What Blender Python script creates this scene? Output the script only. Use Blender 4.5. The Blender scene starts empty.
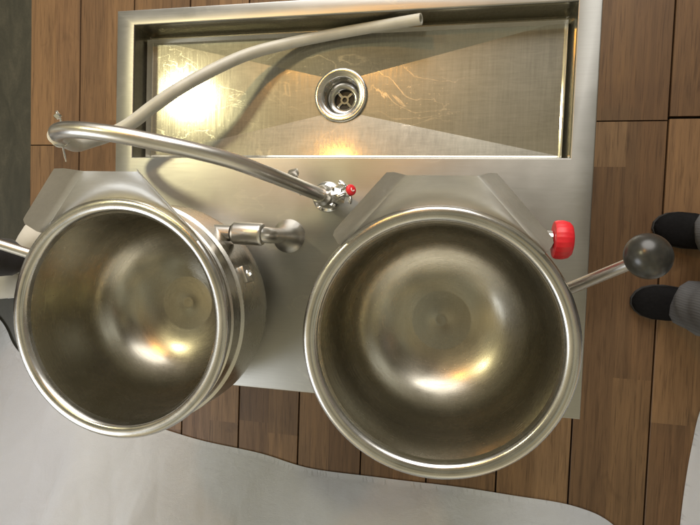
import bpy, bmesh, math, random
from mathutils import Vector, Matrix, noise as mnoise
R_ = math.radians
rnd = random.Random(7)
scene = bpy.context.scene
COL = scene.collection
PI = math.pi

# ------------------------------------------------------------------ helpers
def link(o, parent=None):
    COL.objects.link(o)
    if parent is not None:
        o.parent = parent
    return o

def tag(o, label=None, cat=None, group=None, kind=None):
    if label: o['label'] = label
    if cat: o['category'] = cat
    if group: o['group'] = group
    if kind: o['kind'] = kind
    return o

def empty(name, loc, label, cat, rz=0.0):
    o = bpy.data.objects.new(name, None)
    o.empty_display_size = 0.05
    link(o)
    o.location = loc
    o.rotation_euler = (0, 0, rz)
    return tag(o, label, cat)

def build(name, bm, mat, parent=None, smooth=True, angle=35):
    bmesh.ops.recalc_face_normals(bm, faces=bm.faces)
    me = bpy.data.meshes.new(name)
    lim = R_(angle)
    for e in bm.edges:
        if len(e.link_faces) == 2:
            e.smooth = e.calc_face_angle(0) < lim
    for f in bm.faces:
        f.smooth = smooth
    bm.to_mesh(me)
    bm.free()
    if mat: me.materials.append(mat)
    o = bpy.data.objects.new(name, me)
    return link(o, parent)

def lathe(bm, prof, n=96, mat=None, close=False):
    """revolve (r, z) round the z axis, matrix applied after"""
    rings = []
    for r, z in prof:
        if r < 1e-6:
            v = bm.verts.new((0, 0, z)); rings.append([v] * n)
        else:
            rings.append([bm.verts.new((r * math.cos(2 * PI * i / n), r * math.sin(2 * PI * i / n), z)) for i in range(n)])
    seq = list(zip(rings, rings[1:]))
    if close: seq.append((rings[-1], rings[0]))
    for a, b in seq:
        for i in range(n):
            j = (i + 1) % n
            vs = []
            for v in (a[i], a[j], b[j], b[i]):
                if v not in vs: vs.append(v)
            if len(vs) > 2:
                try: bm.faces.new(vs)
                except ValueError: pass
    if mat is not None:
        done = set(v for rg in rings for v in rg)
        bmesh.ops.transform(bm, matrix=mat, verts=list(done))

def catmull(pts, sub=8):
    P = [Vector(p) for p in pts]
    P = [P[0] * 2 - P[1]] + P + [P[-1] * 2 - P[-2]]
    out = []
    for i in range(1, len(P) - 2):
        p0, p1, p2, p3 = P[i - 1:i + 3]
        for k in range(sub):
            t = k / sub
            out.append(0.5 * ((2 * p1) + (p2 - p0) * t + (2 * p0 - 5 * p1 + 4 * p2 - p3) * t * t + (3 * p1 - p0 - 3 * p2 + p3) * t ** 3))
    out.append(P[-2].copy())
    return out

def tube(bm, path, rad, n=20, caps=True, hollow=None):
    """rad: number or list"""
    path = [Vector(p) for p in path]
    m = len(path)
    rads = rad if isinstance(rad, (list, tuple)) else [rad] * m
    t0 = (path[1] - path[0]).normalized()
    up = Vector((0, 0, 1)) if abs(t0.z) < 0.9 else Vector((1, 0, 0))
    nrm = t0.cross(up).normalized()
    rings = []
    for i, p in enumerate(path):
        t = (path[min(i + 1, m - 1)] - path[max(i - 1, 0)]).normalized()
        nrm = (nrm - t * nrm.dot(t)).normalized()
        b = t.cross(nrm)
        rings.append([bm.verts.new(p + (nrm * math.cos(2 * PI * k / n) + b * math.sin(2 * PI * k / n)) * rads[i]) for k in range(n)])
    for a, b in zip(rings, rings[1:]):
        for k in range(n):
            bm.faces.new((a[k], a[(k + 1) % n], b[(k + 1) % n], b[k]))
    if hollow:
        for ring, p, q in ((rings[0], path[0], path[1]), (rings[-1], path[-1], path[-2])):
            d = (q - p).normalized()
            inner = [bm.verts.new(p + (v.co - p) * hollow) for v in ring]
            deep = [bm.verts.new(p + (v.co - p) * hollow + d * 0.03) for v in ring]
            for k in range(n):
                kk = (k + 1) % n
                bm.faces.new((ring[k], ring[kk], inner[kk], inner[k]))
                bm.faces.new((inner[k], inner[kk], deep[kk], deep[k]))
            bm.faces.new(deep)
    elif caps:
        bm.faces.new(rings[0]); bm.faces.new(rings[-1])
    return rings

def box(bm, x0, x1, y0, y1, z0, z1, bev=0.0, seg=2, mat=None):
    r = bmesh.ops.create_cube(bm, size=1.0)
    vs = r['verts']
    for v in vs:
        v.co = Vector(((x0 + x1) / 2 + v.co.x * (x1 - x0), (y0 + y1) / 2 + v.co.y * (y1 - y0), (z0 + z1) / 2 + v.co.z * (z1 - z0)))
    if bev:
        es = set(e for v in vs for e in v.link_edges)
        rr = bmesh.ops.bevel(bm, geom=list(es), offset=bev, segments=seg, profile=0.5, affect='EDGES')
        vs = list(set(v for f in rr['faces'] for v in f.verts) | set(v for v in vs if v.is_valid))
    if mat is not None:
        bmesh.ops.transform(bm, matrix=mat, verts=[v for v in vs if v.is_valid])

def align(p, q):
    """matrix taking +Z at the origin to the direction p->q at p"""
    d = (Vector(q) - Vector(p)).normalized()
    return Matrix.Translation(Vector(p)) @ d.to_track_quat('Z', 'Y').to_matrix().to_4x4()

# ------------------------------------------------------------------ materials
class NT:
    def __init__(s, name):
        s.m = bpy.data.materials.new(name); s.m.use_nodes = True
        s.t = s.m.node_tree; s.n = s.t.nodes; s.l = s.t.links
        s.p = s.n['Principled BSDF']
    def add(s, typ, **kw):
        nd = s.n.new(typ)
        for k, v in kw.items(): setattr(nd, k, v)
        return nd
    def put(s, nd, **kw):
        for k, v in kw.items(): nd.inputs[k].default_value = v
        return nd
    def lk(s, a, b): s.l.new(a, b)
    def coords(s, scale=(1, 1, 1), kind='Object'):
        tc = s.add('ShaderNodeTexCoord'); mp = s.add('ShaderNodeMapping')
        mp.inputs['Scale'].default_value = scale
        s.lk(tc.outputs[kind], mp.inputs['Vector'])
        return mp.outputs['Vector']
    def noise(s, vec, scale, detail=4, rough=0.5, dist=0.0):
        nd = s.add('ShaderNodeTexNoise')
        nd.inputs['Scale'].default_value = scale; nd.inputs['Detail'].default_value = detail
        nd.inputs['Roughness'].default_value = rough; nd.inputs['Distortion'].default_value = dist
        s.lk(vec, nd.inputs['Vector'])
        return nd.outputs['Fac']
    def ramp(s, fac, stops):
        nd = s.add('ShaderNodeValToRGB')
        cr = nd.color_ramp
        while len(cr.elements) < len(stops): cr.elements.new(0.5)
        for e, (p, c) in zip(cr.elements, stops):
            e.position = p; e.color = c if len(c) == 4 else (*c, 1)
        s.lk(fac, nd.inputs['Fac'])
        return nd.outputs['Color']
    def mapr(s, fac, a, b, c, d):
        nd = s.add('ShaderNodeMapRange')
        for k, v in zip(('From Min', 'From Max', 'To Min', 'To Max'), (a, b, c, d)): nd.inputs[k].default_value = v
        s.lk(fac, nd.inputs['Value'])
        return nd.outputs['Result']
    def mix(s, fac, a, b, blend='MIX'):
        nd = s.add('ShaderNodeMix', data_type='RGBA', blend_type=blend)
        if isinstance(fac, (int, float)): nd.inputs[0].default_value = fac
        else: s.lk(fac, nd.inputs[0])
        for k, v in ((6, a), (7, b)):
            if isinstance(v, tuple): nd.inputs[k].default_value = v if len(v) == 4 else (*v, 1)
            else: s.lk(v, nd.inputs[k])
        return nd.outputs[2]
    def math(s, op, a, b=0.0):
        nd = s.add('ShaderNodeMath', operation=op)
        for k, v in ((0, a), (1, b)):
            if isinstance(v, (int, float)): nd.inputs[k].default_value = v
            else: s.lk(v, nd.inputs[k])
        return nd.outputs[0]
    def bump(s, h, strength, dist=0.001):
        nd = s.add('ShaderNodeBump'); nd.inputs['Strength'].default_value = strength; nd.inputs['Distance'].default_value = dist
        s.lk(h, nd.inputs['Height']); s.lk(nd.outputs['Normal'], s.p.inputs['Normal'])

def haze(k, amount, rough):
    """scuffed metal: a share of the surface scatters far more widely than the polished rest"""
    p2 = k.add('ShaderNodeBsdfPrincipled'); p2.inputs['Metallic'].default_value = 1; p2.inputs['Roughness'].default_value = rough
    for nm in ('Base Color', 'Normal'):
        if k.p.inputs[nm].is_linked: k.lk(k.p.inputs[nm].links[0].from_socket, p2.inputs[nm])
    mx = k.add('ShaderNodeMixShader'); out = k.n['Material Output']
    n = k.math('ADD', k.math('MULTIPLY', k.noise(k.coords((1, .05, 1)), 170, 4, .7), .5), k.math('MULTIPLY', k.noise(k.coords((.12, 1, .6)), 120, 5, .7, 1.0), .5))
    n = k.math('ADD', k.math('MULTIPLY', n, .8), k.math('MULTIPLY', k.noise(k.coords(), 9, 5, .6, .4), .2))
    k.lk(k.mapr(n, .35, .65, max(0, amount - .13), min(1, amount + .13)), mx.inputs[0])
    k.lk(k.p.outputs[0], mx.inputs[1]); k.lk(p2.outputs[0], mx.inputs[2]); k.lk(mx.outputs[0], out.inputs['Surface'])

def steel(name, col, rough, grain=(1, 1, 1), aniso=0.0, bump=0.05, stain=0.0, smudge=0.06, gscale=60, radial=False, wave=0.0, hz=None):
    k = NT(name); p = k.p
    p.inputs['Metallic'].default_value = 1.0
    big = k.noise(k.coords(), 7, 4, 0.6, 0.3)
    g = k.noise(k.coords(grain), gscale, 5, 0.6)
    c = k.mix(k.mapr(big, .3, .7, 0, 1), tuple(x * .93 for x in col), tuple(min(1, x * 1.04) for x in col))
    c = k.mix(k.mapr(g, .3, .75, 0, .35), c, tuple(x * .8 for x in col))
    rgh = k.math('ADD', k.mapr(big, .25, .75, rough - smudge, rough + smudge), k.mapr(g, .3, .7, -.03, .03))
    if stain:
        # dried water marks and scuffs
        w = k.add('ShaderNodeTexNoise'); w.inputs['Scale'].default_value = 5; w.inputs['Detail'].default_value = 6; w.inputs['Distortion'].default_value = 1.6
        k.lk(k.coords((1.0, 1.6, 1)), w.inputs['Vector'])
        ring = k.math('ABSOLUTE', k.math('SUBTRACT', w.outputs['Fac'], .52))
        line = k.mapr(ring, 0.0, .012, 1, 0)
        spots = k.mapr(k.noise(k.coords(), 160, 3, .7), .62, .74, 0, 1)
        area = k.mapr(k.noise(k.coords((1, 1.2, 1)), 4.0, 2), .45, .62, 0, 1)
        sm = k.math('MULTIPLY', k.math('MAXIMUM', k.math('MULTIPLY', line, .8), spots), k.math('MULTIPLY', area, stain))
        c = k.mix(sm, c, (.62, .58, .48))
        rgh = k.math('ADD', rgh, k.math('MULTIPLY', sm, .22))
    k.lk(c, p.inputs['Base Color']); k.lk(rgh, p.inputs['Roughness'])
    if aniso:
        p.inputs['Anisotropic'].default_value = aniso
        tg = k.add('ShaderNodeTangent', direction_type='RADIAL', axis='Z')
        if radial: k.lk(tg.outputs['Tangent'], p.inputs['Tangent'])
    h = g
    if wave:
        h = k.math('ADD', g, k.math('MULTIPLY', k.noise(k.coords(), 6, 2, .4), wave * 2.5))
    k.bump(h, bump * .25, .002)
    if hz: haze(k, *hz)
    return k.m

def ring_steel(name, col, rough, aniso, bump=.05, stain=0.0, hz=None):
    """steel polished in circles round the object's own vertical axis"""
    k = NT(name); p = k.p
    p.inputs['Metallic'].default_value = 1.0
    tc = k.add('ShaderNodeTexCoord'); sx = k.add('ShaderNodeSeparateXYZ'); k.lk(tc.outputs['Object'], sx.inputs[0])
    rr = k.math('SQRT', k.math('ADD', k.math('MULTIPLY', sx.outputs[0], sx.outputs[0]), k.math('MULTIPLY', sx.outputs[1], sx.outputs[1])))
    cb = k.add('ShaderNodeCombineXYZ')
    ang = k.math('ARCTAN2', sx.outputs[1], sx.outputs[0])
    k.lk(k.math('MULTIPLY', rr, 260), cb.inputs[0]); k.lk(k.math('MULTIPLY', sx.outputs[2], 260), cb.inputs[1])
    k.lk(k.math('MULTIPLY', ang, 3.5), cb.inputs[2])
    g = k.noise(cb.outputs[0], 1.0, 4, .65)
    big = k.noise(k.coords(), 9, 5, .6, .6)
    spots = k.mapr(k.noise(k.coords(), 240, 2, .7), .64, .76, 0, 1)
    area = k.mapr(k.noise(k.coords(), 6, 3), .45, .65, 0, 1)
    sm = k.math('MULTIPLY', k.math('MULTIPLY', spots, area), stain)
    c = k.mix(k.mapr(big, .3, .7, 0, 1), tuple(x * .88 for x in col), tuple(min(1, x * 1.06) for x in col))
    c = k.mix(k.mapr(g, .35, .7, 0, .18), c, tuple(x * .75 for x in col))
    c = k.mix(sm, c, (.55, .5, .4))
    rgh = k.math('ADD', k.mapr(big, .25, .75, rough - .07, rough + .07), k.math('ADD', k.mapr(g, .3, .7, -.04, .04), k.math('MULTIPLY', sm, .2)))
    k.lk(c, p.inputs['Base Color']); k.lk(rgh, p.inputs['Roughness'])
    p.inputs['Anisotropic'].default_value = aniso
    tg = k.add('ShaderNodeTangent', direction_type='RADIAL', axis='Z')
    k.lk(tg.outputs['Tangent'], p.inputs['Tangent'])
    k.bump(k.math('ADD', g, k.math('MULTIPLY', big, 2.5)), bump * .32, .002)
    if hz: haze(k, *hz)
    return k.m

def plain(name, col, rough=.5, metal=0.0, nscale=40, var=.12, bump=0.0, coat=0.0, stretch=(1, 1, 1)):
    k = NT(name); p = k.p
    n = k.noise(k.coords(stretch), nscale, 4, .6)
    k.lk(k.mix(k.mapr(n, .3, .7, 0, 1), tuple(x * (1 - var) for x in col), tuple(min(1, x * (1 + var)) for x in col)), p.inputs['Base Color'])
    p.inputs['Roughness'].default_value = rough; p.inputs['Metallic'].default_value = metal
    p.inputs['Coat Weight'].default_value = coat
    if bump: k.bump(n, bump, .002)
    return k.m

STEEL = (.60, .575, .51)
M = {}
M['top'] = steel('brushed_top_steel', (.385, .383, .365), .40, (.04, 1, 1), .5, .04, .22, .05, 300)
M['basin'] = steel('basin_steel', (.43, .418, .36), .11, (1, .06, 1), 0, .05, .9, .03, 260, wave=1.0, hz=(.48, .42))
M['bowl'] = ring_steel('bowl_steel', (.41, .392, .335), .25, .3, .05, 1.0, (.34, .40))
M['rim'] = ring_steel('rim_steel', (.54, .535, .515), .25, .3, .03, .2)
M['jacket'] = ring_steel('jacket_steel', (.50, .485, .44), .27, .6, .03, .2)
M['sheet'] = steel('sheet_steel', (.76, .75, .72), .48, (.2, 1, 1), 0, .03, .2, .05, 160)
M['pipe'] = steel('satin_pipe_steel', (.60, .585, .55), .33, (1, 1, 1), 0, .02, 0, .04, 200)
M['chrome'] = steel('chrome', (.80, .80, .79), .09, (1, 1, 1), 0, .0, 0, .03, 90)
M['dark'] = plain('drain_dark', (.012, .011, .009), .5)
M['red'] = plain('red_plastic', (.70, .018, .030), .42, 0, 60, .12, .06)
M['ball'] = plain('black_bakelite', (.026, .026, .023), .28, 0, 90, .2, .02)
M['white_plastic'] = plain('white_cap', (.8, .8, .78), .4)

def hose_mat():
    k = NT('milky_hose'); p = k.p
    n = k.noise(k.coords(), 25, 3)
    k.lk(k.mix(k.mapr(n, .3, .7, 0, 1), (.47, .46, .41), (.55, .54, .485)), p.inputs['Base Color'])
    p.inputs['Roughness'].default_value = .38
    p.inputs['Subsurface Weight'].default_value = .35
    p.inputs['Subsurface Radius'].default_value = (.01, .009, .006)
    p.inputs['Subsurface Scale'].default_value = .5
    return k.m
M['hose'] = hose_mat()

def wood_mat():
    k = NT('parquet_wood'); p = k.p
    at = k.add('ShaderNodeAttribute', attribute_name='strip')
    of = k.add('ShaderNodeAttribute', attribute_name='offset')
    tc = k.add('ShaderNodeTexCoord')
    ad = k.add('ShaderNodeVectorMath', operation='ADD')
    k.lk(tc.outputs['Object'], ad.inputs[0]); k.lk(of.outputs['Vector'], ad.inputs[1])
    def stretched(sc):
        mp = k.add('ShaderNodeMapping'); mp.inputs['Scale'].default_value = sc
        k.lk(ad.outputs[0], mp.inputs['Vector']); return mp.outputs[0]
    g1 = k.noise(stretched((34, 2.2, 1)), 1.0, 6, .62, 1.2)
    g2 = k.noise(stretched((260, 9, 1)), 1.0, 3, .6, .3)
    kn = k.noise(stretched((9, 5, 1)), 1.0, 3, .5, 1.0)
    c = k.mix(1.0, at.outputs['Color'], k.ramp(g1, [(.25, (.60, .57, .54)), (.5, (.97, .96, .95)), (.75, (1.24, 1.23, 1.18))]), 'MULTIPLY')
    c = k.mix(k.mapr(g2, .52, .68, 0, .55), c, (.045, .022, .010))
    c = k.mix(k.mapr(kn, .66, .78, 0, .6), c, (.05, .024, .012))
    k.lk(c, p.inputs['Base Color'])
    k.lk(k.mapr(g1, .2, .8, .52, .40), p.inputs['Roughness'])
    p.inputs['Specular IOR Level'].default_value = .4
    k.bump(k.math('ADD', g1, k.math('MULTIPLY', g2, -.8)), .12, .0015)
    return k.m
M['wood'] = wood_mat()
M['gap'] = plain('floor_gap', (.012, .009, .007), .8)
def stone_mat():
    k = NT('dark_stone_floor'); p = k.p
    n = k.noise(k.coords((3, 1, 1)), 6, 6, .6, .8); f = k.noise(k.coords(), 150, 3, .6)
    c = k.ramp(n, [(.3, (.022, .022, .016)), (.55, (.040, .038, .027)), (.75, (.066, .060, .042))])
    k.lk(k.mix(k.mapr(f, .4, .7, 0, .4), c, (.018, .018, .014)), p.inputs['Base Color'])
    p.inputs['Roughness'].default_value = .42
    k.bump(f, .05)
    return k.m
M['stone'] = stone_mat()
def cloth_mat(name, col, weave=900, strength=.15):
    k = NT(name); p = k.p
    a = k.noise(k.coords((1, .05, 1)), weave, 2); b = k.noise(k.coords((.05, 1, 1)), weave, 2)
    big = k.noise(k.coords(), 5, 5, .62, 1.2)
    k.lk(k.mix(k.mapr(big, .3, .7, 0, 1), tuple(x * .95 for x in col), col), p.inputs['Base Color'])
    p.inputs['Roughness'].default_value = .85
    p.inputs['Sheen Weight'].default_value = .15
    k.bump(k.math('ADD', k.math('ADD', a, b), k.math('MULTIPLY', big, 7.0)), strength, .006)
    return k.m
M['cloth'] = cloth_mat('white_cotton', (.86, .88, .92))
M['trouser_grey'] = None
def rib_mat(name, col):
    k = NT(name); p = k.p
    tc = k.add('ShaderNodeTexCoord'); sx = k.add('ShaderNodeSeparateXYZ'); k.lk(tc.outputs['Object'], sx.inputs[0])
    n = k.noise(k.coords((1, 1, .02)), 220, 3)
    r = k.math('SINE', k.math('MULTIPLY', k.math('ADD', sx.outputs[1], k.math('MULTIPLY', sx.outputs[0], .4)), 900))
    f = k.math('ADD', k.math('MULTIPLY', r, .25), n)
    k.lk(k.mix(k.mapr(f, .1, .9, 0, 1), tuple(x * .80 for x in col), tuple(x * 1.15 for x in col)), p.inputs['Base Color'])
    p.inputs['Roughness'].default_value = .9
    k.bump(f, .25, .002)
    return k.m
M['trouser_grey'] = rib_mat('grey_cord', (.100, .104, .112))
M['trouser_black'] = cloth_mat('black_cotton', (.012, .012, .014))
M['shoe_black'] = plain('black_suede', (.006, .006, .0065), .75, 0, 120, .3, .1); M['shoe_black'].node_tree.nodes['Principled BSDF'].inputs['Specular IOR Level'].default_value = .1
M['shoe_white'] = cloth_mat('white_canvas', (.62, .60, .55))
M['rubber'] = plain('rubber_sole', (.03, .03, .03), .7)
M['skin'] = plain('skin', (.52, .30, .21), .5, 0, 30, .08)
M['hair'] = plain('dark_hair', (.03, .02, .014), .5, 0, 120, .3, .2)
M['shirt_dark'] = cloth_mat('dark_shirt', (.03, .03, .035))
M['shirt_grey'] = cloth_mat('grey_shirt', (.22, .22, .24))

# ------------------------------------------------------------------ setting: floors
def make_floor():
    bm = bmesh.new()
    c_l = bm.loops.layers.float_color.new('strip')
    o_l = bm.loops.layers.float_vector.new('offset') if hasattr(bm.loops.layers, 'float_vector') else None
    o_c = None
    if o_l is None:
        o_c = bm.loops.layers.float_color.new('offset')
    edges = [-1.556 + 0.0]
    xs = [-1.556, -1.35, -1.138, -.927, -.715, -.503, -.290, -.078, .135, .345, .555]
    while xs[-1] < 3.0: xs.append(xs[-1] + .2117)
    fixed = {0: [.30], 9: [.364], 10: [.372]}
    tones = [(.170, .097, .046), (.158, .090, .043), (.178, .103, .050), (.140, .078, .038), (.150, .084, .041), (.196, .116, .057), (.126, .070, .035)]
    def face(vs, col, off):
        f = bm.faces.new([bm.verts.new(v) for v in vs])
        for lp in f.loops:
            lp[c_l] = (*col, 1)
            if o_l is not None: lp[o_l] = off
            else: lp[o_c] = (*off, 1)
    for i in range(len(xs) - 1):
        x0, x1 = xs[i] + .0022, xs[i + 1] - .0022
        b0 = fixed.get(i, [.88 + rnd.uniform(-.03, .17)])[0]
        ys = [-3.0] + [b0 + k * 1.27 for k in range(-4, 4) if -2.8 < b0 + k * 1.27 < 2.8] + [3.0]
        for y0, y1 in zip(ys, ys[1:]):
            g = .0018 if i != 10 else .004
            ya, yb = y0 + g, y1 - g
            # two strips side by side, each of shorter lengths laid end to end
            xm = (x0 + x1) / 2
            for s, (a, b) in enumerate(((x0, xm), (xm, x1))):
                y = ya
                if i == 9 and s == 1 and y0 < -.379 < y1: cuts = [-.95, -.379]
                elif i == 10 and s == 0 and y0 < -.50 < y1: cuts = [-.50]
                elif i == 4 and s == 1 and y0 < -.66 < y1: cuts = [-.66]
                elif i == 3 and s == 1 and y0 < -.64 < y1: cuts = [-.64]
                else:
                    cuts = []; q = ya + rnd.uniform(.3, 1.3)
                    while q < yb - .12: cuts.append(q); q += rnd.uniform(.45, 1.1)
                pts = [ya] + [c for c in cuts if ya + .02 < c < yb - .02] + [yb]
                for c0, c1 in zip(pts, pts[1:]):
                    t = rnd.choice(tones); f_ = rnd.uniform(.82, 1.14)
                    col = tuple(v * f_ for v in t)
                    off = (rnd.uniform(-9, 9), rnd.uniform(-9, 9), rnd.uniform(-9, 9))
                    d = .0003 if s else 0.0
                    z = -d
                    e0 = .0012 if (s == 0) else 0; e1 = .0012 if s else 0
                    face([(a + e0, c0, z), (b - e1, c0, z), (b - e1, c1, z), (a + e0, c1, z)], col, off)
                    # bevelled edge facing the gap, and its side, in a darker tone
                    dk = tuple(v * .8 for v in col)
                    if s == 0:
                        face([(a, c0, z - .0012), (a + e0, c0, z), (a + e0, c1, z), (a, c1, z - .0012)], dk, off)
                        face([(a, c0, -.018), (a, c0, z - .0012), (a, c1, z - .0012), (a, c1, -.018)], dk, off)
                    else:
                        face([(b - e1, c0, z), (b, c0, z - .0012), (b, c1, z - .0012), (b - e1, c1, z)], dk, off)
                        face([(b, c0, z - .0012), (b, c0, -.018), (b, c1, -.018), (b, c1, z - .0012)], dk, off)
                for yy in (ya, yb):
                    face([(a, yy, -.018), (b, yy, -.018), (b, yy, -.0004), (a, yy, -.0004)], tones[3], (0, 0, 0))
    o = build('floor', bm, M['wood'], None, smooth=False)
    tag(o, 'brown wooden plank floor with dark joints', None, None, 'structure')
    bm = bmesh.new(); box(bm, -1.553, 3.2, -3.2, 3.2, -.06, -.019)
    tag(build('floor_base', bm, M['gap'], None, False), 'dark base under the wooden planks', None, None, 'structure')
    bm = bmesh.new(); box(bm, -4.5, -1.5562, -3.2, 3.2, -.06, -.003, .001)
    tag(build('stone_floor', bm, M['stone'], None, False), 'dark greenish grey floor beside the planks', None, None, 'structure')
make_floor()

# ------------------------------------------------------------------ sink table
TL, TR, TT, TB = -.876, .267, .554, -.373
HL, HR, HT, HB = -.827, .218, .516, .188
ZT = .45
def rect(bm, x0, x1, y0, y1, z): return [bm.verts.new(p) for p in ((x0, y0, z), (x1, y0, z), (x1, y1, z), (x0, y1, z))]
def bridge(bm, a, b):
    n = len(a)
    for i in range(n): bm.faces.new((a[i], a[(i + 1) % n], b[(i + 1) % n], b[i]))

table = empty('sink_table', (-.30, .09, 0), 'low stainless steel counter with a long sink trough, carrying both kettles', 'counter')
inv = Matrix.Translation((.30, -.09, 0))
def tpart(name, bm, mat, parent=None, smooth=True, angle=35):
    bmesh.ops.transform(bm, matrix=inv, verts=bm.verts)
    return build(name, bm, mat, parent or table, smooth, angle)

def offset_rect(bm, o, z): return rect(bm, TL - o, TR + o, TB - o, TT + o, z)
def hole_rect(bm, o, z): return rect(bm, HL - o, HR + o, HB - o, HT + o, z)
bm = bmesh.new()
loops = [hole_rect(bm, 0.0, ZT - .012), hole_rect(bm, 0.0, ZT - .003), hole_rect(bm, .0012, ZT - .0008), hole_rect(bm, .003, ZT),
         offset_rect(bm, -.0035, ZT), offset_rect(bm, -.0012, ZT - .001), offset_rect(bm, 0, ZT - .0035), offset_rect(bm, 0, ZT - .04), offset_rect(bm, -.012, ZT - .04), offset_rect(bm, -.012, ZT - .012)]
for a, b in zip(loops, loops[1:]): bridge(bm, a, b)
tpart('tabletop', bm, M['top'], angle=30)

DX, DY, ZB = -.307, .352, .386
bm = bmesh.new()
W = [hole_rect(bm, -.0005, ZT - .004), hole_rect(bm, -.003, ZT - .03), hole_rect(bm, -.006, ZB + .012), hole_rect(bm, -.0075, ZB + .006), hole_rect(bm, -.0105, ZB + .0018), hole_rect(bm, -.0145, ZB)]
for a, b in zip(W, W[1:]): bridge(bm, a, b)
s = .0465
sq = [bm.verts.new((DX + sx * s, DY + sy * s, ZB - .0175)) for sx, sy in ((-1, -1), (1, -1), (1, 1), (-1, 1))]
# four sloping facets folded along the diagonals
out = W[-1]
for i in range(4):
    bm.faces.new((out[i], out[(i + 1) % 4], sq[(i + 1) % 4], sq[i]))
n = 48
circ = [bm.verts.new((DX + .0555 * math.cos(2 * PI * (k + .5) / n - .75 * PI), DY + .0555 * math.sin(2 * PI * (k + .5) / n - .75 * PI), ZB - .0142)) for k in range(n)]
for i in range(4):
    seg = circ[i * 12:(i + 1) * 12]
basin = tpart('basin', bm, M['basin'], angle=9)
# drain: polished flange, cup, lower ring and strainer
bm = bmesh.new()
T = Matrix.Translation((DX, DY, ZB - .0125))
lathe(bm, [(.0665, -.004), (.0662, .0005), (.0645, .0022), (.0585, .0022), (.056, .0012), (.053, .0006), (.0475, .0002), (.0455, -.001), (.0445, -.004), (.0435, -.014), (.041, -.034), (.037, -.040), (.0285, -.041), (.028, -.039), (.0262, -.0385), (.0245, -.041), (.0235, -.052), (.020, -.053)], 64, T)
drain = tpart('drain', bm, M['rim'], angle=50)
bm = bmesh.new(); lathe(bm, [(.0235, -.050), (.01, -.0502), (0, -.0502)], 32, T)
tpart('drain_hole', bm, M['dark'], drain); drain.children[0].matrix_parent_inverse = Matrix()
bm = bmesh.new()
lathe(bm, [(.0062, -.048), (.0105, -.048), (.0108, -.0455), (.0062, -.0455)], 32, T, close=True)
for q in range(4):
    a = q * PI / 2 + .75
    box(bm, .0095, .0235, -.0032, .0032, -.0485, -.0465, .0006, 1, T @ Matrix.Rotation(a, 4, 'Z'))
tpart('strainer', bm, M['chrome'], drain)
# cabinet under the top, set back
bm = bmesh.new()
px0, px1, py0, py1 = TL + .06, TR - .06, TB + .07, TT - .06
a = rect(bm, px0, px1, py0, py1, .03); b = rect(bm, px0, px1, py0, py1, ZT - .0405)
bridge(bm, a, b); bm.faces.new(a)
tpart('cabinet', bm, M['sheet'], None, False)
for fx in (px0 + .06, px1 - .06):
    for fy in (py0 + .06, py1 - .06):
        bm = bmesh.new(); lathe(bm, [(0, 0), (.022, 0), (.022, .008), (.014, .012), (.014, .031), (0, .031)], 20, Matrix.Translation((fx, fy, 0)))
        tpart('foot', bm, M['rubber'])

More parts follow.
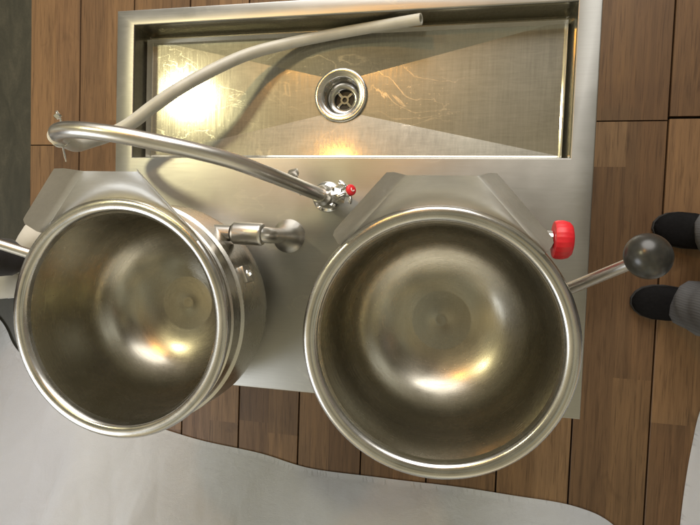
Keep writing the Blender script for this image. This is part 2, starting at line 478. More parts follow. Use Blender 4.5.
# ------------------------------------------------------------------ kettles
KZ = .4505
def kettle(cx, cy, side, label):
    root = empty('tilting_kettle', (cx, cy, KZ), label, 'kettle')
    H = .75 - KZ            # rim height above the table, about 0.30
    bm = bmesh.new()
    # bowl: polished inside wall and dished bottom, plus the shell under the rim
    inner = [(.2085, H - .012), (.2068, H - .03), (.2060, H - .09), (.2050, .160), (.2025, .138), (.197, .115), (.187, .092), (.172, .071), (.152, .053), (.128, .0385), (.102, .0280), (.079, .0219), (.0677, .0199), (.0655, .0194), (.0635, .0192), (.040, .0168), (.016, .0158), (.0135, .0152), (.008, .0154), (0, .0156)]
    shell = [(.2085, H - .012), (.2255, H - .016), (.2235, H - .05), (.2235, H - .085)]
    lathe(bm, inner, 128)
    bowl = build('bowl', bm, M['bowl'], root, angle=28)
    bm = bmesh.new()
    # heating jacket with its pressed rings and rounded bottom
    jk = [(.2085, H - .013), (.2262, H - .016), (.2262, H - .040), (.2300, H - .043), (.2305, H - .068), (.2282, H - .0705), (.2282, H - .080), (.2345, H - .084), (.2345, .125), (.2335, .105), (.228, .075), (.215, .045), (.195, .023), (.165, .010), (.12, .003), (.08, .0005), (0, .0005)]
    lathe(bm, jk, 128)
    build('jacket', bm, M['jacket'], root, angle=28)
    bm = bmesh.new()
    rp = [(.2355, H - .016), (.2368, H - .011), (.2362, H - .006), (.2335, H - .002), (.2295, H), (.222, H + .0006), (.215, H - .001), (.2105, H - .005), (.2083, H - .0125), (.2065, H - .018), (.2100, H - .02), (.2262, H - .0195), (.2330, H - .0185)]
    lathe(bm, rp, 128, None, True)
    build('rim', bm, M['rim'], root, angle=60)
    # pouring spout: floor sheet folded up into two side wings
    bm = bmesh.new()
    lw, ly, lz = .0565, .283, H + .018
    N = 17
    A0 = math.atan2(.172, .168)
    base = [];
    for i in range(N):
        a = PI - A0 + (2 * A0 - PI) * i / (N - 1)
        r = .2345
        base.append(Vector((r * math.cos(a), r * math.sin(a), H - .009)))
    lipp = [Vector((-lw + 2 * lw * i / (N - 1), ly, lz)) for i in range(N)]
    rows = 7
    grid = []
    for j in range(rows + 1):
        t = j / rows
        row = []
        for i in range(N):
            p = base[i].lerp(lipp[i], t)
            p.z = base[i].z + (lipp[i].z - base[i].z) * t - .010 * math.sin(PI * t) * math.sin(PI * i / (N - 1)) ** .5
            row.append(bm.verts.new(p))
        grid.append(row)
    for j in range(rows):
        for i in range(N - 1):
            bm.faces.new((grid[j][i], grid[j][i + 1], grid[j + 1][i + 1], grid[j + 1][i]))
    bmesh.ops.solidify(bm, geom=bm.faces[:], thickness=.0022)
    sp = build('spout', bm, M['sheet'], root, angle=40)
    for sd in (-1, 1):
        bm = bmesh.new()
        f0 = Vector((sd * .2345 * math.cos(A0), .2345 * math.sin(A0), H - .0095)); f1 = Vector((sd * lw, ly, lz))
        d = (f1 - f0).normalized()
        outv = Vector((sd * .015, .014, .046))
        cols = []
        for q, (ta, tb, hh) in enumerate(((0.0, 0.0, 0), (.02, .03, .15), (.05, .055, .32), (.07, .0, 1.0))):
            pass
        # fold radius then the flat of the wing, corner cut round at the low end
        prof = [(0, 0, 0), (.12, .35, .03), (.32, .75, .25), (.66, .92, .62), (1, 1, 1)]
        rowsw = []
        M_ = 18
        L = (f1 - f0).length
        for m in range(M_ + 1):
            t = m / M_
            p = f0 + (f1 - f0) * t - d * (.010 * (1 - t))
            e = 1.0
            dist0 = t * L
            if dist0 < .022: e = .30 + .70 * math.sqrt(max(0, 1 - ((.022 - dist0) / .022) ** 2))
            dist1 = (1 - t) * L
            if dist1 < .012: e = min(e, .70 + .30 * math.sqrt(max(0, 1 - ((.012 - dist1) / .012) ** 2)))
            row = []
            for (u, kx, kz) in prof:
                row.append(bm.verts.new(p - d * (.012 * u * t) + Vector((outv.x * u * e, outv.y * u * e, outv.z * kz * e))))
            rowsw.append(row)
        for a, b in zip(rowsw, rowsw[1:]):
            for i in range(len(prof) - 1): bm.faces.new((a[i], a[i + 1], b[i + 1], b[i]))
        bmesh.ops.solidify(bm, geom=bm.faces[:], thickness=.0024)
        build('spout_wing', bm, M['sheet'], sp, angle=50)
    # tilting handle: rod welded to the jacket with a ball grip
    bm = bmesh.new()
    p0 = Vector((side * .2105, .079, .590 - KZ)); p1 = Vector((side * .318, .158, .735 - KZ))
    if side < 0:
        p0 = Vector((-.205, .085, .615 - KZ)); p1 = Vector((-.56, .21, .775 - KZ))
    tube(bm, [p0, p0.lerp(p1, .3), p0.lerp(p1, .6), p1], [.0118, .0112, .0106, .0100], 20)
    h = build('handle', bm, M['pipe'], root)
    bm = bmesh.new()
    bmesh.ops.create_uvsphere(bm, u_segments=40, v_segments=24, radius=.037)
    bmesh.ops.transform(bm, matrix=Matrix.Translation(p1 + (p1 - p0).normalized() * .012) @ (p1 - p0).to_track_quat('Z', 'Y').to_matrix().to_4x4() @ Matrix.Diagonal((1, 1, .93, 1)), verts=bm.verts)
    build('ball_grip', bm, M['ball'], h)
    return root
CR = (-.037, -.174); CL = (-.654, -.172)
kr = kettle(*CR, 1, 'right-hand steel kettle with the dark ball handle and red knob beside it')
kl = kettle(*CL, -1, 'left-hand steel kettle standing next to the white cloth and joined to the steam pipe')
# small riveted bracket on the left kettle
bm = bmesh.new()
ang = math.atan2(.093, .224)
Tm = Matrix.Rotation(ang, 4, 'Z') @ Matrix.Translation((.2345, 0, .178))
box(bm, -.002, .008, -.018, .018, -.016, .016, .003, 2, Tm)
br = build('bracket', bm, M['pipe'], kl)
bm = bmesh.new()
lathe(bm, [(0, .016), (.005, .0155), (.0075, .012), (.0085, .006), (.0085, 0)], 6, Tm @ Matrix.Rotation(PI / 2, 4, 'Y'))
build('bolt', bm, M['chrome'], br, angle=20)
# red valve knob on the right kettle
bm = bmesh.new()
K0 = Vector((.160, .011, .65)) - Vector((CR[0], CR[1], KZ))
Kx = Matrix.Translation(K0) @ Matrix.Rotation(PI / 2, 4, 'Y')
n = 72
prof = [(0, .033), (.020, .033), (.027, .031), (.0325, .026), (.0355, .016), (.0352, .006), (.033, .001), (.030, 0), (.012, 0), (0, 0)]
lathe(bm, prof, n)
for v in bm.verts:
    r = math.hypot(v.co.x, v.co.y)
    if r > .029:
        a = math.atan2(v.co.y, v.co.x)
        f_ = 1 - .035 * (.5 + .5 * math.cos(a * 24))
        v.co.x *= f_; v.co.y *= f_
bmesh.ops.transform(bm, matrix=Kx, verts=bm.verts)
kb = build('valve_knob', bm, M['red'], kr, angle=40)
bm = bmesh.new()
lathe(bm, [(0, -.075), (.013, -.075), (.013, -.035), (.0105, -.033), (.0105, -.012), (.016, -.011), (.016, -.002), (.011, .0), (0, .0)], 28, Kx)
build('valve_stem', bm, M['chrome'], kr)

# ------------------------------------------------------------------ steam pipe joint beside the left kettle
sp = empty('pipe_joint', (-.404, .001, ZT), 'steel pipe with bell-shaped foot and sleeve coupling between the two kettles', 'pipe joint')
def spl(x, y, z): return Vector((x + .404, y - .001, z - ZT))
bm = bmesh.new()
lathe(bm, [(.0395, .0006), (.0402, .003), (.039, .006), (.033, .012), (.0265, .022), (.0215, .036), (.0185, .055), (.0175, .07)], 56)
build('bell_foot', bm, M['pipe'], sp)
bm = bmesh.new()
path = [spl(-.404, .001, .515), spl(-.404, .001, .56), spl(-.403, .001, .576), spl(-.405, .0015, .588), spl(-.411, .002, .598), spl(-.425, .003, .604), spl(-.47, .004, .604)]
tube(bm, catmull(path, 6), .0172, 28)
build('elbow', bm, M['pipe'], sp)
bm = bmesh.new()
lathe(bm, [(.016, -.001), (.0215, 0), (.0235, .0025), (.0240, .006), (.0240, .060), (.0235, .0635), (.0215, .066), (.016, .067)], 48, align(spl(-.409, .0025, .604), spl(-.60, .006, .604)) @ Matrix.Diagonal((1.0, 1.0, 1.0, 1)))
build('coupling', bm, M['pipe'], sp)
bm = bmesh.new()
tube(bm, [spl(-.48, .004, .604), spl(-.52, .004, .604), spl(-.585, .003, .604)], .0165, 28)
build('pipe', bm, M['pipe'], sp)

# ------------------------------------------------------------------ faucet
fc = empty('faucet', (-.312, .096, ZT), 'steel swivel tap with a long curved pipe and small red-capped valve handle', 'faucet')
fo = Vector((-.312, .096, ZT))
def fl(p): return Vector(p) - fo
pts = [(-.306, .093, .492), (-.316, .097, .535), (-.338, .106, .60), (-.374, .120, .675), (-.418, .135, .735), (-.468, .146, .778), (-.527, .156, .811), (-.590, .166, .832), (-.652, .173, .838), (-.700, .176, .830), (-.735, .176, .808), (-.752, .175, .775)]
bm = bmesh.new(); tube(bm, catmull([fl(p) for p in pts], 8), .0150, 28)
build('spout_pipe', bm, M['pipe'], fc)
# valve body
bm = bmesh.new()
lathe(bm, [(.030, 0), (.031, .003), (.029, .006), (.020, .010), (.018, .03), (.021, .034), (.021, .046), (.017, .05), (0, .05)], 40, Matrix.Diagonal((1.15, 1.15, 1, 1)))
build('base', bm, M['chrome'], fc, angle=40)
bm = bmesh.new()
A, B = fl((-.300, .091, .470)), fl((-.322, .100, .552))
lathe(bm, [(0, 0), (.0195, 0), (.0205, .003), (.0205, .036), (.0195, .040), (.0168, .043), (.0155, .052), (0, .052)], 40, align(A, B) @ Matrix.Diagonal((1.2, 1.2, 1, 1)))
build('collar', bm, M['pipe'], fc, angle=40)
bm = bmesh.new()
P0, P1 = fl((-.300, .090, .478)), fl((-.238, .106, .530))
lathe(bm, [(0, 0), (.017, 0), (.0185, .006), (.0185, .018), (.0145, .021), (.0145, .032), (.017, .034), (.0165, .046), (.012, .052), (.0085, .056), (.0085, .066), (0, .066)], 8, align(P0, P1) @ Matrix.Diagonal((1.3, 1.3, 1, 1)))
vb = build('valve_body', bm, M['chrome'], fc, angle=30)
bm = bmesh.new()
Q = align(P0, P1) @ Matrix.Translation((0, 0, .066))
for q in range(4):
    ca, sa = math.cos(q * PI / 2 + .3), math.sin(q * PI / 2 + .3)
    pth = [(0, 0, .002), (ca * .012, sa * .012, .001), (ca * .021, sa * .021, -.004), (ca * .026, sa * .026, -.008)]
    tube(bm, [Q @ Vector(v) for v in pth], [.0055, .005, .0055, .0045], 12)
lathe(bm, [(0, -.004), (.011, -.004), (.0125, 0), (.0125, .010), (.010, .013), (0, .013)], 28, Q)
hd = build('valve_handle', bm, M['chrome'], fc, angle=40)
bm = bmesh.new()
lathe(bm, [(.0118, .0115), (.0125, .0145), (.0115, .0175), (.009, .0195), (0, .0205)], 28, Q)
cap = build('red_cap', bm, M['red'], hd)
bm = bmesh.new()
tube(bm, [Q @ Vector((.004 * math.cos(a), .004 * math.sin(a), .0204)) for a in [x * .35 for x in range(2, 13)]], .0011, 8)
build('cap_mark', bm, M['white_plastic'], cap)
# stop screw behind the pipe and its clip
bm = bmesh.new()
S0 = fl((-.340, .092, .560)); S1 = fl((-.350, .128, .585))
tube(bm, [S0, S1], .0055, 14)
box(bm, -.010, .010, -.008, .008, 0, .013, .0015, 2, align(S1, S1 * 2 - S0))
build('stop_screw', bm, M['pipe'], fc, angle=30)

# ------------------------------------------------------------------ hose
hp = [(-.754, .1745, .790), (-.766, .174, .752), (-.792, .176, .705), (-.825, .184, .645), (-.836, .202, .590), (-.806, .220, .567), (-.758, .246, .560), (-.700, .290, .552), (-.647, .331, .537), (-.582, .386, .495), (-.515, .434, .450), (-.428, .467, .417), (-.330, .486, .4075), (-.219, .494, .422), (-.110, .494, .452)]
bm = bmesh.new()
hpp = catmull(hp, 8)
tube(bm, hpp, [.0162 - .0038 * (k / (len(hpp) - 1)) ** 1.2 for k in range(len(hpp))], 24, hollow=.72)
hs = build('hose', bm, M['hose'])
tag(hs, 'milky translucent hose curving from the tap end over the sink trough', 'hose')
bm = bmesh.new()
c0 = Vector((-.760, .174, .772)); ax = (Vector(hp[1]) - Vector(hp[0])).normalized()
u = ax.cross(Vector((0, 0, 1))).normalized(); v = ax.cross(u)
ring = [c0 + (u * math.cos(a) + v * math.sin(a)) * .0178 for a in [2 * PI * k / 32 for k in range(33)]]
tube(bm, ring, .0016, 8)
e1 = c0 + Vector((0.004, .018, .0)); e2 = c0 + Vector((.006, -.018, 0))
tube(bm, [e1, e1 + Vector((-.002, .022, .004)), e1 + Vector((-.006, .030, .008))], .0022, 8)
box(bm, -.005, .005, -.004, .004, 0, .010, .001, 1, align(e1 + Vector((-.002, .018, .004)), e1 + Vector((-.012, .030, .012))))
tube(bm, [e2, e2 + Vector((.006, -.016, .002)), e2 + Vector((.007, -.028, .0))], .0016, 8)
build('hose_clamp', bm, M['chrome'], hs)

# ------------------------------------------------------------------ white cloths hanging from tables to the floor
def draped_cloth(name, hem, ztop, lean, inward, back, label, seed, amp):
    """hem: floor outline; the cloth rises from it, leaning inward, to a table-height top and runs back over it"""
    r = random.Random(seed)
    pts = catmull([(x, y, 0) for x, y in hem], 24)
    n = len(pts)
    ph = [r.uniform(0, 6.28) for _ in range(6)]
    creases = [(r.uniform(0, 3.6), r.uniform(-.35, .35), r.choice((-1, 1)) * r.uniform(.007, .024), r.uniform(.03, .09)) for _ in range(30)]
    bm = bmesh.new()
    rows = []
    lv = [0, .02] + [.05 + .90 * k / 60 for k in range(61)] + [.97, .985, 1.0]
    s = 0; acc = [0]
    for a, b in zip(pts, pts[1:]): s += (b - a).length; acc.append(s)
    for t in lv:
        row = []
        for i, p in enumerate(pts):
            tg = (pts[min(i + 1, n - 1)] - pts[max(i - 1, 0)]).normalized()
            nr = Vector((-tg.y, tg.x, 0))
            if nr.dot(inward) < 0: nr = -nr
            w = acc[i]
            f = (math.sin(w * 5 + ph[0] + .8 * math.sin(w * 3 + ph[1])) * .55 + math.sin(w * 11 + ph[2] + t * .8) * .25 + math.sin(w * 21 + ph[3] - t * 1.5) * .12)
            fold = amp * f * (.10 + 4.5 * t) * (1 - t) ** .7 + amp * .35 * math.sin(t * 7 + w * 4 + ph[4]) * t * (1 - t) * 2
            for (cw, sl, am, wd) in creases:
                q_ = (w - cw - sl * t) / wd
                fold += am * math.exp(-abs(q_) ** 1.3) * math.sin(PI * min(1, t * 1.15))
            # small crumples and pressed creases left from folding
            q3 = Vector((w * 5.5 + t * 2.2, t * .9 - w * .5, ph[0]))
            rg = 1 - abs(mnoise.noise(q3))
            q4 = Vector((w * 12.0 - t * 6.0, t * 2.6 + w * 1.0, ph[1]))
            rg2 = 1 - abs(mnoise.noise(q4))
            fold += (.016 * rg ** 4 + .006 * rg2 ** 4) * min(1, t * 6)
            z = ztop * t + .004
            if t > .95: z = ztop - .012 * (1 - ((t - .95) / .05)) ** 2
            off = lean * t + (.012 * ((t - .95) / .05) if t > .95 else 0)
            row.append(bm.verts.new(p + nr * (off + fold) + Vector((0, 0, z))))
        rows.append(row)
    # top, run back with slight ripples, then down the far side
    for q in range(1, 7):
        u = q / 6
        row = []
        for i, v in enumerate(rows[len(lv) - 1]):
            e = Vector((back[0] if back[0] is not None else v.co.x, back[1] if back[1] is not None else v.co.y, ztop))
            p = v.co.lerp(e, u); p.z = ztop + .0015 * math.sin(11 * p.x + 7 * p.y + ph[5])
            row.append(bm.verts.new(p))
        rows.append(row)
    last = rows[-1]
    for z in (ztop - .02, ztop * .5, .004):
        rows.append([bm.verts.new(v.co + Vector((0, 0, z - v.co.z)) + Vector(inward) * .01) for v in last])
    for a, b in zip(rows, rows[1:]):
        for i in range(n - 1): bm.faces.new((a[i], a[i + 1], b[i + 1], b[i]))
    # hem: a turned double edge
    bmesh.ops.solidify(bm, geom=bm.faces[:], thickness=.0015)
    o = build(name, bm, M['cloth'], None, True, 70)
    return tag(o, label, 'tablecloth')
hemA = [(-2.5, .15), (-2.053, -.102), (-1.70, -.33), (-1.60, -.455), (-1.419, -.592), (-1.21, -.652), (-.998, -.690), (-.848, -.715), (-.635, -.733), (-.45, -.762), (-.208, -.762), (.028, -.759), (.202, -.766), (.362, -.775), (.467, -.811), (.56, -.91), (.60, -1.1)]
draped_cloth('tablecloth', hemA, .50, .85, Vector((0, -1, 0)), (None, -2.2), 'wide white cloth draped to the floor below the two kettles', 3, .022)
hemB = [(1.1, -.10), (.819, -.24), (.70, -.40), (.664, -.56), (.648, -.79), (.650, -1.012), (.66, -1.3), (.67, -1.6)]
draped_cloth('tablecloth', hemB, .50, .60, Vector((1, 0, 0)), (2.2, None), 'narrow piece of white cloth in the lower right corner by the grey trousers', 5, .016)

# ------------------------------------------------------------------ people
def skin_mesh(verts, edges, radii, sub=2, root=0):
    me = bpy.data.meshes.new('tmp'); me.from_pydata(verts, edges, [])
    o = bpy.data.objects.new('tmp', me); COL.objects.link(o)
    md = o.modifiers.new('s', 'SKIN'); md.use_smooth_shade = True; md.branch_smoothing = .6
    for i, sv in enumerate(me.skin_vertices[0].data):
        rr = radii[i]
        sv.radius = rr if isinstance(rr, tuple) else (rr, rr)
        sv.use_root = (i == root)
    s2 = o.modifiers.new('d', 'SUBSURF'); s2.levels = sub; s2.render_levels = sub
    dg = bpy.context.evaluated_depsgraph_get(); dg.update()
    res = bpy.data.meshes.new_from_object(o.evaluated_get(dg))
    bpy.data.objects.remove(o); bpy.data.meshes.remove(me)
    return res

class Sk:
    def __init__(s): s.v = []; s.e = []; s.r = []
    def add(s, p, r, parent=None):
        s.v.append(tuple(p)); s.r.append(r); i = len(s.v) - 1
        if parent is not None: s.e.append((parent, i))
        return i
    def chain(s, parent, pts):
        for p, r in pts: parent = s.add(p, r, parent)
        return parent

def shoe_bm(toe, heel, width, zt):
    """low shoe: lofted cross sections from heel to toe"""
    bm = bmesh.new()
    toe = Vector(toe); heel = Vector(heel); d = toe - heel; L = d.length; d.normalize(); sd = Vector((-d.y, d.x, 0))
    secs = [(0, .55, .060), (.05, .74, .072), (.15, .80, .078), (.30, .76, .082), (.42, .82, .086), (.55, .92, .082), (.68, 1.0, .066), (.80, .97, .043), (.90, .80, .036), (.965, .52, .029), (1.0, .16, .018)]
    rings = []
    for t, w, h in secs:
        c = heel + d * (L * t)
        hw = width / 2 * w
        ring = []
        for k in range(20):
            a = 2 * PI * k / 20
            x = math.cos(a); y = math.sin(a)
            zz = .004 + h * (.5 + .5 * y) ** (.75 if y > 0 else 1.3)
            xx = hw * (abs(x) ** .7) * (1 if x > 0 else -1) * (1 - .30 * max(0, y) ** 2)
            ring.append(bm.verts.new(c + sd * xx + Vector((0, 0, zz))))
        rings.append(ring)
    for a, b in zip(rings, rings[1:]):
        for k in range(20): bm.faces.new((a[k], a[(k + 1) % 20], b[(k + 1) % 20], b[k]))
    bm.faces.new(rings[0]); bm.faces.new(rings[-1])
    return bm
def sole_bm(toe, heel, width):
    bm = bmesh.new()
    toe = Vector(toe); heel = Vector(heel); d = toe - heel; L = d.length; d.normalize(); sd = Vector((-d.y, d.x, 0))
    out = [(0, .4), (.04, .74), (.15, .84), (.35, .76), (.55, .94), (.68, 1.03), (.80, 1.0), (.90, .84), (.965, .58), (1.008, .2)]
    lo = []; hi = []
    pl = [(t, w) for t, w in out] + [(t, -w) for t, w in reversed(out)]
    for t, w in pl:
        p = heel + d * (L * t) + sd * (width / 2 * w)
        lo.append(bm.verts.new((p.x, p.y, .001))); hi.append(bm.verts.new((p.x, p.y, .013)))
    bridge(bm, lo, hi); bm.faces.new(lo); bm.faces.new(hi)
    return bm

def person(label, feet, facing, height, mats, hem_z, leg_r):
    """feet: list of two (ankle xy, toe xy); facing: angle of the chest. All in world coordinates about the root."""
    ax = sum((f[0][0] for f in feet)) / 2; ay = sum((f[0][1] for f in feet)) / 2
    root = empty('person', (ax, ay, 0), label, 'person')
    F = Vector((math.cos(facing), math.sin(facing), 0)); S = Vector((-math.sin(facing), math.cos(facing), 0)); U = Vector((0, 0, 1))
    k = height / 1.75
    lo = [Vector((f[0][0] - ax, f[0][1] - ay, 0)) for f in feet]
    to = [Vector((f[1][0] - ax, f[1][1] - ay, 0)) for f in feet]
    if lo[0].dot(S) < lo[1].dot(S): lo.reverse(); to.reverse()     # first foot on the +S side
    def at(s, f, z): return S * s * k + F * f * k + U * z * k
    sk = Sk()
    pel = sk.add(at(0, 0, .95), (.15 * k, .10 * k))
    spine = sk.chain(pel, [(at(0, .01, 1.08), (.135 * k, .095 * k)), (at(0, .01, 1.22), (.15 * k, .105 * k)), (at(0, 0, 1.36), (.155 * k, .10 * k)), (at(0, -.01, 1.45), (.085 * k, .07 * k)), (at(0, 0, 1.52), .055 * k), (at(0, .02, 1.58), .075 * k), (at(0, .03, 1.655), .088 * k), (at(0, .02, 1.70), .066 * k)])
    chest = 3
    tr = Sk(); trp = tr.add(at(0, 0, .97), (.165 * k, .12 * k)); tr.add(at(0, 0, 1.02), (.16 * k, .115 * k), trp)
    sh = Sk(); shp = sh.add(at(0, .01, 1.0), (.165 * k, .122 * k)); shc = sh.chain(shp, [(at(0, .01, 1.12), (.155 * k, .115 * k)), (at(0, .01, 1.24), (.168 * k, .122 * k)), (at(0, 0, 1.36), (.165 * k, .112 * k))]); sh.add(at(0, -.005, 1.46), (.085 * k, .075 * k), shc)
    ankles = []
    for sg, a, t in ((1, lo[0], to[0]), (-1, lo[1], to[1])):
        hip = at(sg * .095, 0, .90); ank = Vector((a.x, a.y, .09 * k))
        knee = hip.lerp(ank, .5) + F * .02
        cur = sk.chain(pel, [(hip, .085 * k), (hip.lerp(knee, .55), .076 * k), (knee, .056 * k), (knee.lerp(ank, .35), .054 * k), (ank, .038 * k)])
        fd = (t - Vector((a.x, a.y, 0))).normalized()
        sk.chain(cur, [(Vector((a.x, a.y, .045)) + fd * .02, .028), (Vector((t.x, t.y, .026)) - fd * .08, .016)])
        low = Vector((ank.x, ank.y, hem_z))
        tr.chain(trp, [(hip, .098 * k), (hip.lerp(knee, .55), leg_r * 1.3), (knee, leg_r * 1.08), (knee.lerp(low, .4), leg_r * 1.05), (knee.lerp(low, .75), leg_r * 1.0), (low + U * .05, leg_r), (low, leg_r)])
        ankles.append(ank)
        # arm hanging, elbow a little bent
        shd = at(sg * .185, -.005, 1.40); elb = at(sg * .25, -.02, 1.12); wr = at(sg * .265, .07, .88)
        cur = sk.chain(chest, [(shd, .058 * k), (shd.lerp(elb, .5), .046 * k), (elb, .039 * k), (elb.lerp(wr, .4), .038 * k), (wr, .026 * k)])
        sh.chain(shc, [(shd, .066 * k), (shd.lerp(elb, .5), .056 * k), (elb, .049 * k), (elb.lerp(wr, .5), .044 * k), (elb.lerp(wr, .93), .038 * k)])
        palm = wr + at(0, .02, -.055); 
        pm = sk.add(palm, (.036 * k, .016 * k), cur)
        for q in range(4):
            b = palm + at(0, (-.027 + .018 * q), -.035); ln = (.062, .075, .08, .07)[q]
            sk.chain(pm, [(b, .0095 * k), (b + at(-sg * .006, .004, -ln * .5), .0085 * k), (b + at(-sg * .018, .008, -ln), .007 * k)])
        sk.chain(pm, [(palm + at(-sg * .012, .035, .004), .011 * k), (palm + at(-sg * .022, .052, -.022), .009 * k), (palm + at(-sg * .026, .056, -.048), .0075 * k)])
    body = bpy.data.objects.new('body', skin_mesh(sk.v, sk.e, sk.r, 2, 0)); link(body, root)
    body.data.materials.clear(); body.data.materials.append(mats['skin'])
    # face: nose, brow, ears, eyes worked into the head surface by a small set of swellings
    eye = [at(s, .105, 1.625) for s in (-.032, .032)]
    for v in body.data.vertices:
        c = v.co
        for ctr, rad, push in ((at(0, .115, 1.60), .028 * k, F * .030), (at(.085, .02, 1.61), .03 * k, S * .016), (at(-.085, .02, 1.61), .03 * k, S * -.016), (at(0, .10, 1.535), .03 * k, F * .012)):
            dd = (c - ctr).length
            if dd < rad * 1.8: c += push * math.exp(-(dd / rad) ** 2)
    for e in eye:
        bm = bmesh.new()
        bmesh.ops.create_uvsphere(bm, u_segments=16, v_segments=10, radius=.012, matrix=Matrix.Translation(e))
        build('eye', bm, mats['eye'], body)
    bm = bmesh.new()
    bmesh.ops.create_uvsphere(bm, u_segments=28, v_segments=18, radius=.103 * k)
    for v in bm.verts:
        loc = v.co.copy()
        v.co = at(0, .012, 1.655) + S * loc.x * .93 + F * loc.y * 1.02 + U * loc.z * 1.02
    cut = [v for v in bm.verts if (v.co - at(0, .02, 1.655)).dot(F) > .035 and v.co.z < 1.665 * k] + [v for v in bm.verts if v.co.z < 1.57 * k]
    bmesh.ops.delete(bm, geom=list(set(cut)), context='VERTS')
    bmesh.ops.solidify(bm, geom=bm.faces[:], thickness=-.006)
    build('hair', bm, mats['hair'], body)
    for nm, q, mt in (('trousers', tr, mats['trousers']), ('shirt', sh, mats['shirt'])):
        o = bpy.data.objects.new(nm, skin_mesh(q.v, q.e, q.r, 2, 0)); link(o, root)
        o.data.materials.clear(); o.data.materials.append(mt)
        if nm == 'trousers':                      # soft crumpling above the hem
            for v in o.data.vertices:
                if v.co.z < .45:
                    w = (1 - v.co.z / .45)
                    v.co.x += .006 * w * math.sin(v.co.z * 60 + v.co.y * 40); v.co.y += .006 * w * math.sin(v.co.z * 48 + v.co.x * 50)
                    v.co.z = max(v.co.z, .012)
    for a, t in zip(lo, to):
        fd = (t - a).normalized()
        heel = t - fd * .265
        o = build('shoe', shoe_bm(t, heel, .098, .08), mats['shoe'], root)
        build('sole', sole_bm(t, heel, .098), mats['sole'], o, False)
    return root
M['eye'] = plain('eye', (.5, .48, .45), .2)
person('standing person in grey corduroy trousers and black shoes beside the ball handle', [((.672, .045), (.530, .068)), ((.626, -.150), (.484, -.150))], PI, 1.72,
       dict(skin=M['skin'], hair=M['hair'], trousers=M['trouser_grey'], shirt=M['shirt_grey'], shoe=M['shoe_black'], sole=M['rubber'], eye=M['eye']), .045, .074)
person('standing person in black trousers and pale canvas shoes at the left edge', [((-1.550, -.105), (-1.410, .070)), ((-1.75, -.225), (-1.552, -.207))], 0.05, 1.72,
       dict(skin=M['skin'], hair=M['hair'], trousers=M['trouser_black'], shirt=M['shirt_dark'], shoe=M['shoe_white'], sole=M['white_plastic'], eye=M['eye']), .06, .070)

# ------------------------------------------------------------------ light
def lamp(name, loc, target, size, power, col, shape='DISK', size_y=None):
    l = bpy.data.lights.new(name, 'AREA'); l.shape = shape; l.size = size; l.energy = power; l.color = col
    if size_y: l.size_y = size_y
    o = bpy.data.objects.new(name, l); COL.objects.link(o)
    o.location = loc
    o.rotation_euler = (Vector(target) - Vector(loc)).to_track_quat('-Z', 'Y').to_euler()
    return o
lamp('ceiling_or_fill_lamp', (-1.90, 1.05, 2.95), (-.4, 0, .4), .24, 14, (1, .90, .52))
lamp('ceiling_or_fill_lamp', (-.2, 4.8, 3.2), (-.5, -.3, .2), 5.0, 310, (1, .955, .90))  # broad fill light, added to brighten the cloth and floor
lamp('ceiling_or_fill_lamp', (-3.4, -2.0, 2.7), (-.3, -.5, .3), 2.0, 48, (.86, .92, 1))  # cool side fill, added to bring out the cloth folds
lamp('ceiling_or_fill_lamp', (-.98, 1.5, 3.0), (-.3, 0, .4), .18, 9.0, (1, .44, .08))

w = bpy.data.worlds.new('World'); scene.world = w; w.use_nodes = True
nt = w.node_tree; nd = nt.nodes; lk = nt.links
bg = nd['Background']
# the hall around: a dim warm ceiling overhead, lighter walls towards the horizon, with broad uneven patches
tc = nd.new('ShaderNodeTexCoord'); sx = nd.new('ShaderNodeSeparateXYZ')
lk.new(tc.outputs['Generated'], sx.inputs[0])
nz = nd.new('ShaderNodeTexNoise'); nz.inputs['Scale'].default_value = 2.8; nz.inputs['Detail'].default_value = 3
lk.new(tc.outputs['Generated'], nz.inputs['Vector'])
cr = nd.new('ShaderNodeValToRGB')
cr.color_ramp.elements[0].position = .0; cr.color_ramp.elements[0].color = (.45, .43, .38, 1)
cr.color_ramp.elements[1].position = 1.0; cr.color_ramp.elements[1].color = (.41, .395, .31, 1)
for p_, c_ in ((.55, (.48, .47, .39, 1)), (.80, (.40, .385, .30, 1)), (.93, (.40, .39, .31, 1))):
    e = cr.color_ramp.elements.new(p_); e.color = c_
lk.new(sx.outputs[2], cr.inputs['Fac'])
c2 = nd.new('ShaderNodeValToRGB')
c2.color_ramp.elements[0].position = .38; c2.color_ramp.elements[0].color = (.28, .27, .26, 1)
c2.color_ramp.elements[1].position = .62; c2.color_ramp.elements[1].color = (1.5, 1.5, 1.5, 1)
lk.new(nz.outputs['Fac'], c2.inputs['Fac'])
mx = nd.new('ShaderNodeMix'); mx.data_type = 'RGBA'; mx.blend_type = 'MULTIPLY'; mx.inputs[0].default_value = 1
n2 = nd.new('ShaderNodeTexNoise'); n2.inputs['Scale'].default_value = 3.4; n2.inputs['Detail'].default_value = 2
m2 = nd.new('ShaderNodeMapping'); m2.inputs['Location'].default_value = (3.1, 1.7, .4)
lk.new(tc.outputs['Generated'], m2.inputs['Vector']); lk.new(m2.outputs[0], n2.inputs['Vector'])
c3 = nd.new('ShaderNodeValToRGB')
c3.color_ramp.elements[0].position = .40; c3.color_ramp.elements[0].color = (1.12, .92, .62, 1)
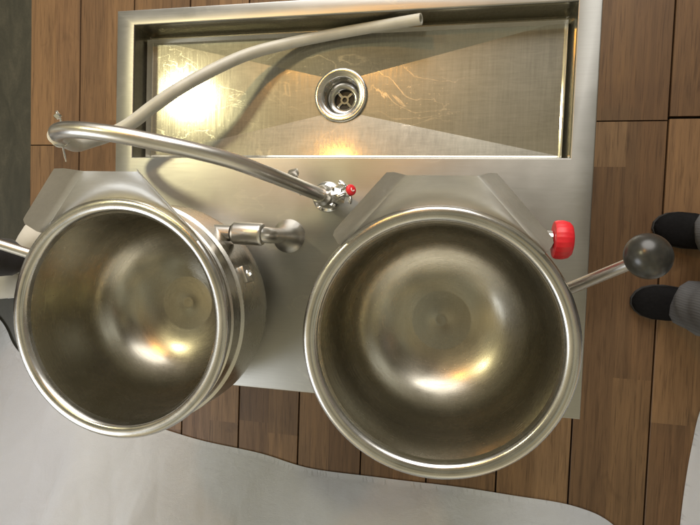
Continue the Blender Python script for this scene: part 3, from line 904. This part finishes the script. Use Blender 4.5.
c3.color_ramp.elements[1].position = .58; c3.color_ramp.elements[1].color = (.98, 1.0, .98, 1)
lk.new(n2.outputs['Fac'], c3.inputs['Fac'])
m3 = nd.new('ShaderNodeMix'); m3.data_type = 'RGBA'; m3.blend_type = 'MULTIPLY'; m3.inputs[0].default_value = 1
lk.new(cr.outputs[0], m3.inputs[6]); lk.new(c3.outputs[0], m3.inputs[7])
lk.new(m3.outputs[2], mx.inputs[6]); lk.new(c2.outputs[0], mx.inputs[7])
# one side of the hall (towards -Y) is lighter than the other
dt = nd.new('ShaderNodeVectorMath'); dt.operation = 'DOT_PRODUCT'; dt.inputs[1].default_value = (-.30, -.95, 0)
lk.new(tc.outputs['Generated'], dt.inputs[0])
mr = nd.new('ShaderNodeMapRange'); mr.interpolation_type = 'SMOOTHSTEP'
for k_, v_ in zip(('From Min', 'From Max', 'To Min', 'To Max'), (-.75, .85, .56, 1.6)): mr.inputs[k_].default_value = v_
lk.new(dt.outputs['Value'], mr.inputs['Value'])
sc_ = nd.new('ShaderNodeVectorMath'); sc_.operation = 'SCALE'
lk.new(mx.outputs[2], sc_.inputs[0]); lk.new(mr.outputs['Result'], sc_.inputs['Scale'])
lk.new(sc_.outputs[0], bg.inputs['Color'])
bg.inputs['Strength'].default_value = .80

# ------------------------------------------------------------------ camera
cam = bpy.data.cameras.new('camera')
cam.sensor_width = 36; cam.lens = 526 / 700 * 36; cam.clip_end = 60; cam.clip_start = .02
co = bpy.data.objects.new('camera', cam); COL.objects.link(co)
co.matrix_world = Matrix(((.97760915, -.04351405, .20588071, 0), (.03491828, .99836734, .04520373, 0), (-.20751158, -.03700258, .97753248, 1.65), (0, 0, 0, 1)))
scene.camera = co
scene.view_settings.view_transform = 'Standard'; scene.view_settings.look = 'None'
scene.view_settings.exposure = .28; scene.view_settings.gamma = 1
scene.cycles.use_denoising = True
scene.cycles.max_bounces = 10; scene.cycles.glossy_bounces = 6; scene.cycles.diffuse_bounces = 3
scene.cycles.sample_clamp_indirect = 6
